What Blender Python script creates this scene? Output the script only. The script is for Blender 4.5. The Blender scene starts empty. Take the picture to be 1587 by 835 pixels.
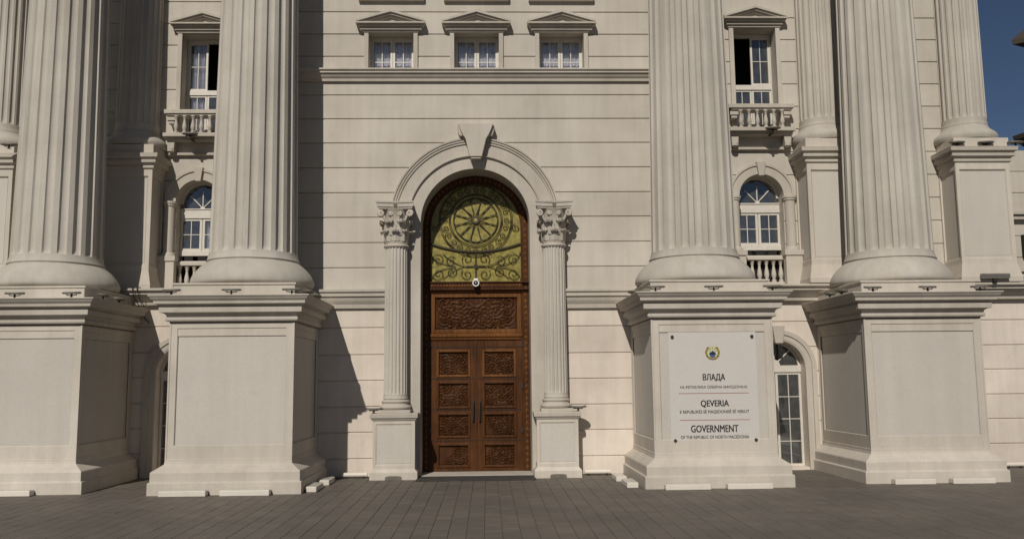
import bpy, math, random
from math import sin, cos, pi, sqrt, radians, atan2
from mathutils import Vector, Matrix
random.seed(7)
S = bpy.context.scene
COL = S.collection

# ------------------------------------------------------------------ camera
YAW, PITCH, ROLL, FPX, CAMH, CAMX = .0288, .1231, -.0099, 1380., 2.088, .30
cd = bpy.data.cameras.new('camera'); cam = bpy.data.objects.new('camera', cd); COL.objects.link(cam)
cy, sy, cp, sp, cr, sr = cos(YAW), sin(YAW), cos(PITCH), sin(PITCH), cos(ROLL), sin(ROLL)
Fw = Vector((cp*sy, cp*cy, sp)); R0 = Vector((cy, -sy, 0)); U0 = Vector((-sp*sy, -sp*cy, cp))
Rv = cr*R0 + sr*U0; Uv = cr*U0 - sr*R0
M = Matrix((Rv, Uv, -Fw)).transposed().to_4x4(); M.translation = Vector((CAMX, -20, CAMH))
cam.matrix_world = M
cd.sensor_fit = 'HORIZONTAL'; cd.sensor_width = 36; cd.lens = FPX/1587*36
cd.clip_start = .1; cd.clip_end = 2000
S.camera = cam

# ------------------------------------------------------------------ light
AZ, EL = radians(14.8), radians(38)
d = Vector((sin(AZ)*cos(EL), cos(AZ)*cos(EL), -sin(EL)))
sl = bpy.data.lights.new('sun', 'SUN'); sun = bpy.data.objects.new('sun', sl); COL.objects.link(sun)
sl.energy = 5.0; sl.angle = radians(.5); sl.color = (1., .942, .850)
sun.rotation_euler = d.to_track_quat('-Z', 'Y').to_euler(); sun.location = (-5, -25, 22)
W = bpy.data.worlds.new('World'); S.world = W; W.use_nodes = True
nt = W.node_tree; nt.nodes.clear()
out = nt.nodes.new('ShaderNodeOutputWorld'); bg = nt.nodes.new('ShaderNodeBackground'); sky = nt.nodes.new('ShaderNodeTexSky')
sky.sky_type = 'NISHITA'; sky.sun_disc = False; sky.sun_elevation = EL; sky.sun_rotation = atan2(-d.x, -d.y)
sky.air_density = .72; sky.dust_density = .2; sky.ozone_density = 2.5; sky.altitude = 250
bg.inputs[1].default_value = .05
nt.links.new(sky.outputs[0], bg.inputs[0]); nt.links.new(bg.outputs[0], out.inputs[0])
vs = S.view_settings; vs.view_transform = 'Standard'; vs.look = 'None'; vs.exposure = -.57; vs.gamma = 1; vs.use_curve_mapping = False
S.display_settings.display_device = 'sRGB'

# ------------------------------------------------------------------ materials
def newmat(name):
    m = bpy.data.materials.new(name); m.use_nodes = True; t = m.node_tree
    b = t.nodes['Principled BSDF']; return m, t, b
def N(t, typ, **kw):
    n = t.nodes.new(typ)
    for k, v in kw.items():
        if k.startswith('i_'):
            key = k[2:]; n.inputs[int(key) if key.isdigit() else key].default_value = v
        else: setattr(n, k, v)
    return n
def ramp(t, src, p0, c0, p1, c1):
    r = t.nodes.new('ShaderNodeValToRGB'); e = r.color_ramp.elements
    e[0].position, e[0].color, e[1].position, e[1].color = p0, (*c0, 1), p1, (*c1, 1)
    t.links.new(src, r.inputs[0]); return r.outputs[0]
def mul(t, a, b, f=1.):
    n = N(t, 'ShaderNodeMix', data_type='RGBA', blend_type='MULTIPLY'); n.inputs[0].default_value = f
    t.links.new(a, n.inputs[6]); t.links.new(b, n.inputs[7]); return n.outputs[2]
def stone(name, col, rough=.75, stain=.12, streak=.10, speck=.06, warm=(1., .93, .82)):
    m, t, b = newmat(name); L = t.links.new
    geo = N(t, 'ShaderNodeNewGeometry'); pos = geo.outputs['Position']
    base = N(t, 'ShaderNodeRGB'); base.outputs[0].default_value = (*col, 1); c = base.outputs[0]
    oi = N(t, 'ShaderNodeObjectInfo'); c = mul(t, c, ramp(t, oi.outputs['Random'], 0, (.955, .95, .94), 1, (1.035, 1.03, 1.025)))
    n1 = N(t, 'ShaderNodeTexNoise', i_Scale=.55, i_Detail=6., i_Roughness=.62); L(pos, n1.inputs['Vector'])
    c = mul(t, c, ramp(t, n1.outputs[0], .33, tuple(1-stain*(1.6-w*.6) for w in warm), .68, (1+stain*.35,)*3))
    mp = N(t, 'ShaderNodeMapping'); mp.inputs['Scale'].default_value = (5., 5., .45); L(pos, mp.inputs[0])
    n2 = N(t, 'ShaderNodeTexNoise', i_Scale=1., i_Detail=5., i_Roughness=.6); L(mp.outputs[0], n2.inputs['Vector'])
    c = mul(t, c, ramp(t, n2.outputs[0], .30, (1-streak, 1-streak*1.05, 1-streak*1.2), .62, (1, 1, 1)))
    n4 = N(t, 'ShaderNodeTexNoise', i_Scale=2.3, i_Detail=8., i_Roughness=.7); L(pos, n4.inputs['Vector'])
    c = mul(t, c, ramp(t, n4.outputs[0], .62, (1, 1, 1), .78, (.90, .82, .70)), .9)
    n3 = N(t, 'ShaderNodeTexNoise', i_Scale=38., i_Detail=3.); L(pos, n3.inputs['Vector'])
    c = mul(t, c, ramp(t, n3.outputs[0], .3, (1-speck,)*3, .7, (1+speck*.5,)*3))
    L(c, b.inputs['Base Color']); b.inputs['Roughness'].default_value = rough
    b.inputs['Specular IOR Level'].default_value = .25
    bm = N(t, 'ShaderNodeBump', i_Strength=.18, i_Distance=.01); L(n3.outputs[0], bm.inputs['Height']); L(bm.outputs[0], b.inputs['Normal'])
    return m
def plain(name, col, rough=.5, metal=0., spec=.5, noise=.0):
    m, t, b = newmat(name)
    b.inputs['Base Color'].default_value = (*col, 1); b.inputs['Roughness'].default_value = rough
    b.inputs['Metallic'].default_value = metal; b.inputs['Specular IOR Level'].default_value = spec
    if noise:
        geo = N(t, 'ShaderNodeNewGeometry'); n = N(t, 'ShaderNodeTexNoise', i_Scale=9., i_Detail=6.); t.links.new(geo.outputs['Position'], n.inputs['Vector'])
        base = N(t, 'ShaderNodeRGB'); base.outputs[0].default_value = (*col, 1)
        t.links.new(mul(t, base.outputs[0], ramp(t, n.outputs[0], .3, (1-noise,)*3, .7, (1+noise*.4,)*3)), b.inputs['Base Color'])
    return m
def wood(name, col, dark):
    m, t, b = newmat(name); L = t.links.new
    geo = N(t, 'ShaderNodeNewGeometry'); mp = N(t, 'ShaderNodeMapping'); mp.inputs['Scale'].default_value = (22, 22, 1.6)
    L(geo.outputs['Position'], mp.inputs[0])
    n = N(t, 'ShaderNodeTexNoise', i_Scale=1.2, i_Detail=6., i_Distortion=.6); L(mp.outputs[0], n.inputs['Vector'])
    c = ramp(t, n.outputs[0], .32, dark, .68, col)
    n2 = N(t, 'ShaderNodeTexNoise', i_Scale=2.2, i_Detail=4.); L(geo.outputs['Position'], n2.inputs['Vector'])
    c = mul(t, c, ramp(t, n2.outputs[0], .3, (.72, .68, .62), .7, (1.1, 1.1, 1.1)))
    L(c, b.inputs['Base Color']); b.inputs['Roughness'].default_value = .5; b.inputs['Specular IOR Level'].default_value = .15
    bm = N(t, 'ShaderNodeBump', i_Strength=.25, i_Distance=.004); L(n.outputs[0], bm.inputs['Height']); L(bm.outputs[0], b.inputs['Normal'])
    return m
def glass(name, tint=(.92, .94, .96)):
    m, t, b = newmat(name); t.nodes.remove(b); L = t.links.new
    o = [n for n in t.nodes if n.type == 'OUTPUT_MATERIAL'][0]
    lw = N(t, 'ShaderNodeLayerWeight', i_Blend=.5); fr = N(t, 'ShaderNodeMath', operation='POWER'); L(lw.outputs['Facing'], fr.inputs[0]); fr.inputs[1].default_value = 4.; tr = N(t, 'ShaderNodeBsdfTransparent'); tr.inputs[0].default_value = (*tint, 1)
    gl = N(t, 'ShaderNodeBsdfGlossy'); gl.inputs['Roughness'].default_value = .03; gl.inputs[0].default_value = (.95, .97, 1, 1)
    geo = N(t, 'ShaderNodeNewGeometry'); ns = N(t, 'ShaderNodeTexNoise', i_Scale=1.3, i_Detail=2.); L(geo.outputs['Position'], ns.inputs['Vector'])
    bm = N(t, 'ShaderNodeBump', i_Strength=.12, i_Distance=.02); L(ns.outputs[0], bm.inputs['Height']); L(bm.outputs[0], gl.inputs['Normal'])
    add = N(t, 'ShaderNodeMath', operation='MULTIPLY_ADD'); L(fr.outputs[0], add.inputs[0]); add.inputs[1].default_value = .9; add.inputs[2].default_value = .085
    mx = N(t, 'ShaderNodeMixShader'); L(add.outputs[0], mx.inputs[0]); L(tr.outputs[0], mx.inputs[1]); L(gl.outputs[0], mx.inputs[2]); df = N(t, 'ShaderNodeBsdfDiffuse'); df.inputs[0].default_value = (.55, .55, .54, 1); m2 = N(t, 'ShaderNodeMixShader'); L(mx.outputs[0], m2.inputs[1]); L(df.outputs[0], m2.inputs[2])
    dn_ = N(t, 'ShaderNodeTexNoise', i_Scale=4., i_Detail=5.); L(geo.outputs['Position'], dn_.inputs['Vector']); dm = N(t, 'ShaderNodeMath', operation='MULTIPLY'); L(dn_.outputs[0], dm.inputs[0]); dm.inputs[1].default_value = .09; L(dm.outputs[0], m2.inputs[0])
    L(m2.outputs[0], o.inputs[0])
    return m

m_wall = stone('pale_stone_cladding', (.54, .498, .437), stain=.15, streak=.09)
m_base = stone('warm_stone_cladding', (.70, .625, .55), stain=.18, streak=.10)
m_ped = stone('pedestal_stone', (.575, .523, .457), stain=.15, streak=.10)
m_panel = stone('grey_panel_stone', (.535, .50, .45), stain=.07, streak=.05)
m_colm = stone('column_stone', (.515, .48, .427), stain=.15, streak=.12)
m_trim = stone('trim_stone', (.515, .472, .412), stain=.18, streak=.10)
m_white = plain('white_painted_wood', (.60, .56, .495), .45, noise=.08)
m_lamp = stone('white_lamp_stone', (.70, .65, .57), rough=.5, stain=.1, streak=.05)
m_wood = wood('dark_carved_wood', (.082, .032, .0105), (.044, .017, .006))
m_wood2 = wood('brown_carved_wood', (.100, .038, .0115), (.056, .021, .0065))
m_woodl = wood('honey_wood', (.19, .077, .022), (.105, .042, .012))
m_iron = plain('dark_wrought_iron', (.045, .034, .016), .6, .1)
m_yel = plain('yellow_glass', (.285, .235, .045), .4, noise=.45)
m_glass = glass('window_glass')
m_dark = plain('dark_interior', (.012, .010, .009), .9)
m_curt = plain('lace_curtain', (.66, .62, .66), .9, noise=.3)
m_met = plain('grey_lamp_metal', (.16, .145, .12), .5, .2, noise=.2)
m_met2 = plain('dark_lamp_metal', (.035, .03, .027), .5, .3)
m_lens = plain('lamp_lens', (.55, .53, .48), .25)
m_sign = plain('white_sign_enamel', (.56, .525, .485), .4, noise=.03)
m_ink = plain('black_sign_print', (.018, .018, .02), .5)
m_red = plain('red_sign_line', (.30, .12, .09), .5)
m_bolt = plain('steel_bolt', (.10, .10, .10), .35, .8)
m_gold = plain('emblem_gold', (.42, .30, .05), .5)
m_green = plain('emblem_green', (.10, .13, .03), .5)
m_blue = plain('emblem_blue', (.06, .10, .20), .5)
m_pale = plain('emblem_pale', (.48, .52, .40), .5)
m_cam = plain('camera_white', (.70, .70, .68), .35)
m_roofd = plain('dark_roof', (.045, .035, .025), .8, noise=.2)

def paving():
    m, t, b = newmat('grey_paving_stone'); L = t.links.new
    geo = N(t, 'ShaderNodeNewGeometry'); pos = geo.outputs['Position']
    sn = N(t, 'ShaderNodeVectorMath', operation='SNAP'); L(pos, sn.inputs[0]); sn.inputs[1].default_value = (.25, .25, 50)
    wn = N(t, 'ShaderNodeTexWhiteNoise', noise_dimensions='3D'); L(sn.outputs[0], wn.inputs['Vector'])
    base = N(t, 'ShaderNodeRGB'); base.outputs[0].default_value = (.132, .115, .097, 1); c = base.outputs[0]
    c = mul(t, c, ramp(t, wn.outputs[0], 0, (.90, .90, .905), 1, (1.05, 1.04, 1.03)))
    n1 = N(t, 'ShaderNodeTexNoise', i_Scale=.6, i_Detail=7., i_Roughness=.65); L(pos, n1.inputs['Vector'])
    c = mul(t, c, ramp(t, n1.outputs[0], .3, (.76, .76, .76), .7, (1.16, 1.13, 1.10)))
    n2 = N(t, 'ShaderNodeTexNoise', i_Scale=30., i_Detail=5.); L(pos, n2.inputs['Vector'])
    c = mul(t, c, ramp(t, n2.outputs[0], .3, (.88, .88, .88), .7, (1.06, 1.06, 1.06)))
    L(c, b.inputs['Base Color']); b.inputs['Roughness'].default_value = .7
    bm = N(t, 'ShaderNodeBump', i_Strength=.3, i_Distance=.006); L(n2.outputs[0], bm.inputs['Height']); L(bm.outputs[0], b.inputs['Normal'])
    return m
m_pave = paving()
m_joint = stone('dark_paving_joint', (.098, .085, .071), stain=.2)

# ------------------------------------------------------------------ helpers
class MB:
    def __init__(s): s.v = []; s.f = []
    def add(s, vs, fs):
        o = len(s.v); s.v += [tuple(v) for v in vs]; s.f += [tuple(i+o for i in f) for f in fs]; return s
    def box(s, x0, x1, y0, y1, z0, z1):
        return s.add([(x0,y0,z0),(x1,y0,z0),(x1,y1,z0),(x0,y1,z0),(x0,y0,z1),(x1,y0,z1),(x1,y1,z1),(x0,y1,z1)],
                     [(0,3,2,1),(4,5,6,7),(0,1,5,4),(1,2,6,5),(2,3,7,6),(3,0,4,7)])
    def loops(s, loops, cap=True, close=True):
        n = len(loops[0]); vs = [p for l in loops for p in l]; fs = []
        for k in range(len(loops)-1):
            for i in range(n if close else n-1):
                j = (i+1) % n; fs.append((k*n+i, k*n+j, (k+1)*n+j, (k+1)*n+i))
        if cap and close: fs.append(tuple(range(n-1, -1, -1))); fs.append(tuple((len(loops)-1)*n+i for i in range(n)))
        return s.add(vs, fs)
    def stack(s, prof, x0, x1, y0, yb):            # square moulding: (outset, z) on front and both sides
        return s.loops([[(x0-o, y0-o, z), (x1+o, y0-o, z), (x1+o, yb, z), (x0-o, yb, z)] for o, z in prof])
    def extrude_x(s, prof, x0, x1):                # closed (y, z) profile, clockwise seen from -x irrelevant
        return s.loops([[(x0, y, z) for y, z in prof], [(x1, y, z) for y, z in prof]])
    def prism(s, poly, y0, y1):                    # (x, z) polygon between y0 and y1
        return s.loops([[(x, y0, z) for x, z in poly], [(x, y1, z) for x, z in poly]])
    def lathe(s, prof, cx, cy_, n=32, a0=0, a1=2*pi):
        full = abs(a1-a0-2*pi) < 1e-6; k = n if full else n+1
        return s.loops([[(cx+r*cos(a0+(a1-a0)*i/n), cy_+r*sin(a0+(a1-a0)*i/n), z) for i in range(k)] for r, z in prof])
    def tube(s, pts, r, n=5, closed=False):
        P = [Vector(p) for p in pts]; L = []
        for i, p in enumerate(P):
            a = P[(i-1) % len(P)] if (closed or i > 0) else P[0]; b = P[(i+1) % len(P)] if (closed or i < len(P)-1) else P[-1]
            t = (b-a).normalized(); u = t.cross(Vector((0, 1, 0)))
            if u.length < 1e-3: u = t.cross(Vector((1, 0, 0)))
            u.normalize(); w = t.cross(u)
            rr = r[i] if isinstance(r, (list, tuple)) else r
            L.append([p + rr*(cos(2*pi*k/n)*u + sin(2*pi*k/n)*w) for k in range(n)])
        if closed: L.append(L[0]); return s.loops(L, cap=False)
        return s.loops(L)
    def arc_prism(s, cx, cz, r0, r1, y0, y1, a0, a1, n=40):   # ring sector in the XZ plane
        L = []
        for i in range(n+1):
            a = a0+(a1-a0)*i/n
            L.append([(cx+r0*cos(a), y0, cz+r0*sin(a)), (cx+r1*cos(a), y0, cz+r1*sin(a)), (cx+r1*cos(a), y1, cz+r1*sin(a)), (cx+r0*cos(a), y1, cz+r0*sin(a))])
        return s.loops(L)
    def ring_profile(s, cx, cz, prof, a0, a1, n=40):           # prof: closed list of (radius, y)
        L = []
        for i in range(n+1):
            a = a0+(a1-a0)*i/n; L.append([(cx+r*cos(a), y, cz+r*sin(a)) for r, y in prof])
        return s.loops(L)
    def mesh(s, name):
        me = bpy.data.meshes.new(name); me.from_pydata(s.v, [], s.f); me.validate()
        import bmesh
        bm = bmesh.new(); bm.from_mesh(me); bmesh.ops.recalc_face_normals(bm, faces=bm.faces); bm.to_mesh(me); bm.free()
        return me
    def build(s, name, mat, parent=None, bevel=0, smooth=False, me=None):
        me = me or s.mesh(name)
        if mat and not me.materials: me.materials.append(mat)
        if smooth:
            me.polygons.foreach_set('use_smooth', [True]*len(me.polygons))
            me.set_sharp_from_angle(angle=radians(38))
        o = bpy.data.objects.new(name, me); COL.objects.link(o)
        if parent is not None:
            o.parent = parent; o.matrix_parent_inverse = Matrix.Translation(-parent.location)
        if bevel:
            b = o.modifiers.new('edge_wear', 'BEVEL'); b.width = bevel; b.segments = 2; b.limit_method = 'ANGLE'; b.angle_limit = radians(35)
        return o
def tag(o, label=None, cat=None, group=None, kind=None):
    if label: o['label'] = label
    if cat: o['category'] = cat
    if group: o['group'] = group
    if kind: o['kind'] = kind
    return o
def thing(name, loc, label, cat, group=None):
    o = bpy.data.objects.new(name, None); COL.objects.link(o); o.location = loc; o.empty_display_size = .2
    return tag(o, label, cat, group, 'thing')
def inst(o, name, parent, off):                     # a further part sharing the mesh of o, shifted by off
    c = o.copy(); COL.objects.link(c); c.name = name; c.parent = parent
    c.matrix_parent_inverse = Matrix.Translation(-parent.location); c.location = Vector(off)
    return c
def copy_thing(root, delta, label, **kw):
    r = root.copy(); COL.objects.link(r); r.location = root.location + Vector(delta); r['label'] = label
    def rec(a, b):
        for ch in list(a.children):
            c = ch.copy(); COL.objects.link(c); c.parent = b; rec(ch, c)
    rec(root, r); return r

# ------------------------------------------------------------------ ground
GX0, GX1, GY0, GY1 = -13., 15.5, -9.5, .6
TW, TL = .25, .5
g = MB().add([(-400,-400,-.012),(400,-400,-.012),(400,400,-.012),(-400,400,-.012)], [(0,1,2,3)]).build('ground', m_joint)
tag(g, 'bare ground running on around the building and the paved forecourt', kind='structure')
pv = bpy.data.objects.new('paved_forecourt', None); COL.objects.link(pv)
tag(pv, 'grey brown forecourt of narrow paving stones in front of the facade', kind='structure')
def tile_geo(mb, x, y, dz=0.):
    a, b, h = TW/2-.003, TL/2-.003, .003
    c = .003
    mb.loops([[(x-a,y-b,-.011),(x+a,y-b,-.011),(x+a,y+b,-.011),(x-a,y+b,-.011)], [(x-a,y-b,dz-h),(x+a,y-b,dz-h),(x+a,y+b,dz-h),(x-a,y+b,dz-h)],
              [(x-a+c,y-b+c,dz),(x+a-c,y-b+c,dz),(x+a-c,y+b-c,dz),(x-a+c,y+b-c,dz)]])
tile = MB(); tile_geo(tile, 0, 0); tile_me = tile.mesh('paving_stone'); tile_me.materials.append(m_pave)
cells = []
nx = int((GX1-GX0)/TW)
for i in range(nx):
    x = GX0+(i+.5)*TW; off = (i % 2)*TL/2
    y = GY0+off+TL/2
    while y < GY1: cells.append((x, y)); y += TL
def inview(x, y):
    v = Vector((x, y, 0))-cam.location; dd = v.dot(Fw); u, w = v.dot(Rv)/dd, v.dot(Uv)/dd
    return abs(u) < 793/FPX and w > -417/FPX
near = sorted([c for c in cells if inview(*c)], key=lambda c: (Vector((*c, 0))-cam.location).length)[:300]
ns = set(near)
for (x, y) in near:
    o = bpy.data.objects.new('paving_stone', tile_me); COL.objects.link(o); o.parent = pv; o.location = (x, y, random.uniform(-.0025, .001))
rest = MB()
for (x, y) in cells:
    if (x, y) not in ns: tile_geo(rest, x, y, random.uniform(-.0025, .001))
tag(rest.build('paving_stones', m_pave, pv), kind='stuff')

# ------------------------------------------------------------------ walls in stone courses
def opening_fn(o):
    xc, hw, zb, zt, arch = o
    def b(z):
        if z < zb or z > zt: return 0.
        if not arch: return hw
        zs = zt-hw
        return hw if z <= zs else sqrt(max(0, hw*hw-(z-zs)**2))
    return b
def wall(Y, Yb, x0, x1, joints, openings, mat, name, label, xfun=None):
    t = thing(name, ((x0+x1)/2, Y, joints[0]), label, 'wall', 'stone clad walls of the facade')
    for z0, z1 in zip(joints[:-1], joints[1:]):
        a0, a1 = (x0, x1) if not xfun else xfun((z0+z1)/2)
        ops = sorted([o for o in openings if o[2] < z1-1e-4 and o[3] > z0+1e-4 and a0 < o[0] < a1])
        zs = {z0+.0005, z0+.011, z0+.019, z1-.019, z1-.011, z1-.0005}
        for o in ops:
            for zz in (o[2], o[3]):
                if z0+.025 < zz < z1-.025: zs |= {zz-.0006, zz+.0006}
            if o[4]:
                k = 0
                for q in range(1, 12):
                    zz = z0+(z1-z0)*q/12
                    if zz > o[3]-o[1]: zs.add(zz)
        zs = sorted(zs)
        fns = [opening_fn(o) for o in ops]
        for s_ in range(len(ops)+1):
            mb = MB(); L = []
            for z in zs:
                yf = Y+.024 if (z < z0+.012 or z > z1-.012) else Y
                xa = a0 if s_ == 0 else ops[s_-1][0]+fns[s_-1](z)
                xb = a1 if s_ == len(ops) else ops[s_][0]-fns[s_](z)
                L.append([(xa, yf, z), (xb, yf, z), (xb, Yb, z), (xa, Yb, z)])
            mb.loops(L).build('stone_course', mat, t)
    return t

PX = .05                                    # centre line of the entrance
SWL, SWR, BW = 1.30, .9, .45                 # side bay wall plane, side bay base wall plane
WLX, WRX = -6.62, 6.92                      # window axes of the side bays
D_R, D_Z = 1.235, 5.65                      # entrance opening
JC_low = [0, .40, .97, 1.53, 2.10, 2.67, 3.27, 3.72]
wall(0, .44, -6.1, 6.15, JC_low, [(PX, 1.38, -1, 3.72, False)], m_base, 'facade_wall', 'warm pale stone wall beside the foot of the carved wooden door')
JC_mid = [3.722, 4.62, 5.19, 5.77, 6.34, 6.92, 7.50, 8.07, 8.635, 9.0]
wall(0, 1.4, -4.5, 4.6, JC_mid, [(PX, 1.38, 3.0, D_Z+1.38, True)], m_wall, 'facade_wall', 'broad grooved stone wall around the arch over the wooden door')
WCX = [-1.885, .10, 2.085]
JC_up = [9.002, 9.20, 9.56, 10.10, 10.64, 11.18, 11.72, 12.3, 12.9, 13.5]
wall(0, .6, -4.5, 4.6, JC_up, [(x, .52, 9.205, 10.22, False) for x in WCX], m_wall, 'facade_wall', 'grooved stone wall holding the row of three small windows')
JB = [0, .53, 1.09, 1.65, 2.22, 2.78, 3.36, 3.88]
LAR, LAZ = .62, 2.30
LLX, LRX = -6.55, 7.0
wall(BW, .88, -15, -6.1, JB, [(LLX, LAR, -1, LAZ+LAR, True)], m_base, 'facade_wall', 'shaded stone base wall with the arched door between the two left pedestals')
wall(BW, .88, 6.15, 17, JB, [(LRX, LAR, -1, LAZ+LAR, True)], m_base, 'facade_wall', 'stone base wall with the arched glass door right of the sign')
JS = [3.885, 4.67, 5.235, 5.80, 6.365, 6.93, 7.50, 8.07, 8.635, 9.20, 9.765, 10.33, 10.89, 11.45, 12.0, 12.6, 13.2]
AWR, AWZ = .535, 6.41
def sideops(x): return [(x, AWR, 4.0, AWZ+AWR, True), (x+.0, .52, 7.99, 10.62, False)]
wall(SWL, 1.9, -15, -4.5, JS, sideops(WLX), m_wall, 'facade_wall', 'grooved stone wall behind the two left columns with two windows')
wall(SWR, 1.5, 4.6, 12.2, JS, sideops(WRX), m_wall, 'facade_wall', 'grooved stone wall behind the two right columns with two windows')
core = MB()
core.box(-15, 12.1, 2.6, 3.2, 0, 13.4); core.box(-15, 12.1, .9, 2.6, 13.3, 13.45); core.box(12.05, 12.1, 1.52, 3.2, 0, 13.3); core.box(-15, -14.9, 1.52, 3.2, 0, 13.4)
core.box(-14.9, 12.05, 1.52, 2.58, 4.0, 4.02); core.box(-14.9, 12.05, 1.52, 2.58, 7.4, 7.42); core.box(-4.4, 4.5, 1.0, 2.58, 8.7, 8.72)
tag(core.build('building_interior', m_dark), 'dark rooms behind the window openings', kind='structure')

# ------------------------------------------------------------------ string courses
def string(x0, x1, y, z0, z1, out_, label, mat=m_trim, back=.05):
    t = thing('string_course', ((x0+x1)/2, y, z0), label, 'ledge', 'moulded ledges along the facade')
    h = z1-z0; o = out_
    P1 = [(y+back, z0), (y-.30*o, z0), (y-.34*o, z0+.22*h), (y-.42*o, z0+.28*h), (y-.55*o, z0+.40*h), (y-.62*o, z0+.52*h), (y-.66*o, z0+.62*h), (y+back, z0+.62*h)]
    P2 = [(y+back, z0+.622*h), (y-.82*o, z0+.622*h), (y-.82*o, z0+.80*h), (y-o, z0+.86*h), (y-o, z1), (y+back, z1+.015)]
    MB().extrude_x(P1, x0, x1).build('moulding', mat, t, bevel=.006)
    MB().extrude_x(P2, x0, x1).build('coping', mat, t, bevel=.006)
    return t
string(-4.55, 4.65, -.001, 8.945, 9.215, .22, 'long moulded ledge below the row of three small windows')
string(-3.95, -1.965, -.001, 3.70, 4.12, .22, 'short moulded ledge on the wall at the left of the door')
string(2.05, 4.1, -.001, 3.67, 4.10, .22, 'short moulded ledge on the wall at the right of the door')
string(-15, -4.55, BW, 3.84, 4.20, .42, 'ledge under the left arched window and its balustrade', back=.86)
string(4.66, 17, BW, 3.84, 4.20, .42, 'ledge under the right arched window and its balustrade', back=.46)

# ------------------------------------------------------------------ square pedestals
def panel_face(mb, fn, w, h, steps):
    """fn(s, t, depth) maps face coordinates (0..w, 0..h) to space; steps: list of (inset_side, inset_bottom, inset_top, depth)"""
    L = []
    for (i, b, tt, dp) in steps: L.append([fn(i, b, dp), fn(w-i, b, dp), fn(w-i, h-tt, dp), fn(i, h-tt, dp)])
    vs = [p for l in L for p in l]; fs = []
    for k in range(len(L)-1):
        for i in range(4):
            j = (i+1) % 4; fs.append((k*4+i, k*4+j, (k+1)*4+j, (k+1)*4+i))
    fs.append(tuple((len(L)-1)*4+i for i in range(4)))
    mb.add(vs, fs)
def die_part(name, parent, x0, x1, y0, yb, z0, z1, ins, mat, dep=.028, panels=True):
    w, h, dpt = x1-x0, z1-z0, yb-y0
    i1, i2, b1, b2, t1, t2 = ins
    st = [(0, 0, 0, 0)]+([(.03, .05, .03, 0), (.036, .056, .036, .012), (i1, b1, t1, .012)] if w > 2 else [(i1, b1, t1, 0)])+[(i1, b1, t1, .0121 if w > 2 else .0001), (i1+.012, b1+.012, t1+.012, dep), (i2, b2, t2, dep), (i2+.012, b2+.012, t2+.012, 2*dep)]
    mb = MB()
    panel_face(mb, lambda s, t, q: (x0+s, y0+q, z0+t), w, h, st)
    k = min(1, dpt/w)
    st2 = [(a*k, b, c, e) for a, b, c, e in st]
    panel_face(mb, lambda s, t, q: (x1-q, y0+s, z0+t), dpt, h, st2)
    panel_face(mb, lambda s, t, q: (x0+q, yb-s, z0+t), dpt, h, st2)
    mb.add([(x0,yb,z0),(x1,yb,z0),(x1,yb,z1),(x0,yb,z1)], [(0,1,2,3)])
    mb.add([(x0,y0,z1),(x1,y0,z1),(x1,yb,z1),(x0,yb,z1)], [(0,1,2,3)])
    o = mb.build(name, mat, parent, bevel=.005)
    if panels:
        e = .018
        a = MB().box(x0+i2+e, x1-i2-e, y0+dep*2-.008, y0+dep*2+.05, z0+b2+e, z1-t2-e); a.build('panel', m_panel, parent)
        i2k = i2*k
        MB().box(x1-dep*2-.05, x1-dep*2+.008, y0+i2k+e, yb-i2k-e, z0+b2+e, z1-t2-e).build('panel', m_panel, parent)
        MB().box(x0+dep*2-.008, x0+dep*2+.05, y0+i2k+e, yb-i2k-e, z0+b2+e, z1-t2-e).build('panel', m_panel, parent)
    return o
CORN = [(.0, 3.24), (.0, 3.265), (.055, 3.275), (.07, 3.30), (.07, 3.345), (.045, 3.355), (.06, 3.40), (.10, 3.43), (.16, 3.44), (.165, 3.535),
        (.13, 3.545), (.15, 3.575), (.24, 3.60), (.245, 3.645), (.25, 3.655), (.285, 3.69), (.315, 3.735), (.33, 3.742), (.33, 3.765), (-.05, 3.80)]
def pedestal(xc, sy_, yb, label):
    hw = 1.205; x0, x1 = xc-hw, xc+hw
    t = thing('column_pedestal', (xc, sy_, 0), label, 'pedestal', 'giant pedestals along the foot of the facade')
    MB().stack([(.235, -.005), (.235, .225), (.225, .235), (.20, .24), (.20, .41), (.19, .43), (.01, .555), (.005, .60)], x0, x1, sy_, yb).build('base_moulding', m_base if False else m_ped, t, bevel=.008)
    die_part('die', t, x0, x1, sy_, yb, .598, 3.262, (.15, .11, .30, .26, .12, .27), m_ped)
    MB().stack(CORN, x0, x1, sy_, yb).build('cornice', m_trim, t, bevel=.004)
    MB().stack([(-.012, 3.76), (-.012, 3.985), (.012, 3.992), (.012, 4.03)], x0+.01, x1-.01, sy_+.05, sy_+2.51).build('plinth', m_ped, t, bevel=.005)
    return t
P = {}
SYI, SYO = -2.54, -2.16
for key, xc, s, yb, lab in (('P1', -8.90, SYO, BW-.002, 'wide stone pedestal cut off by the left edge of the photo'),
                            ('P2', -4.65, SYI, -.002, 'wide blank stone pedestal just left of the wooden door'),
                            ('P3', 4.735, SYI, -.002, 'wide stone pedestal carrying the white government sign'),
                            ('P4', 9.14, SYO, BW-.002, 'wide blank stone pedestal right of the sign, with a sunlit front')):
    P[key] = pedestal(xc, s, yb, lab); P[key]['x'] = xc
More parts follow.
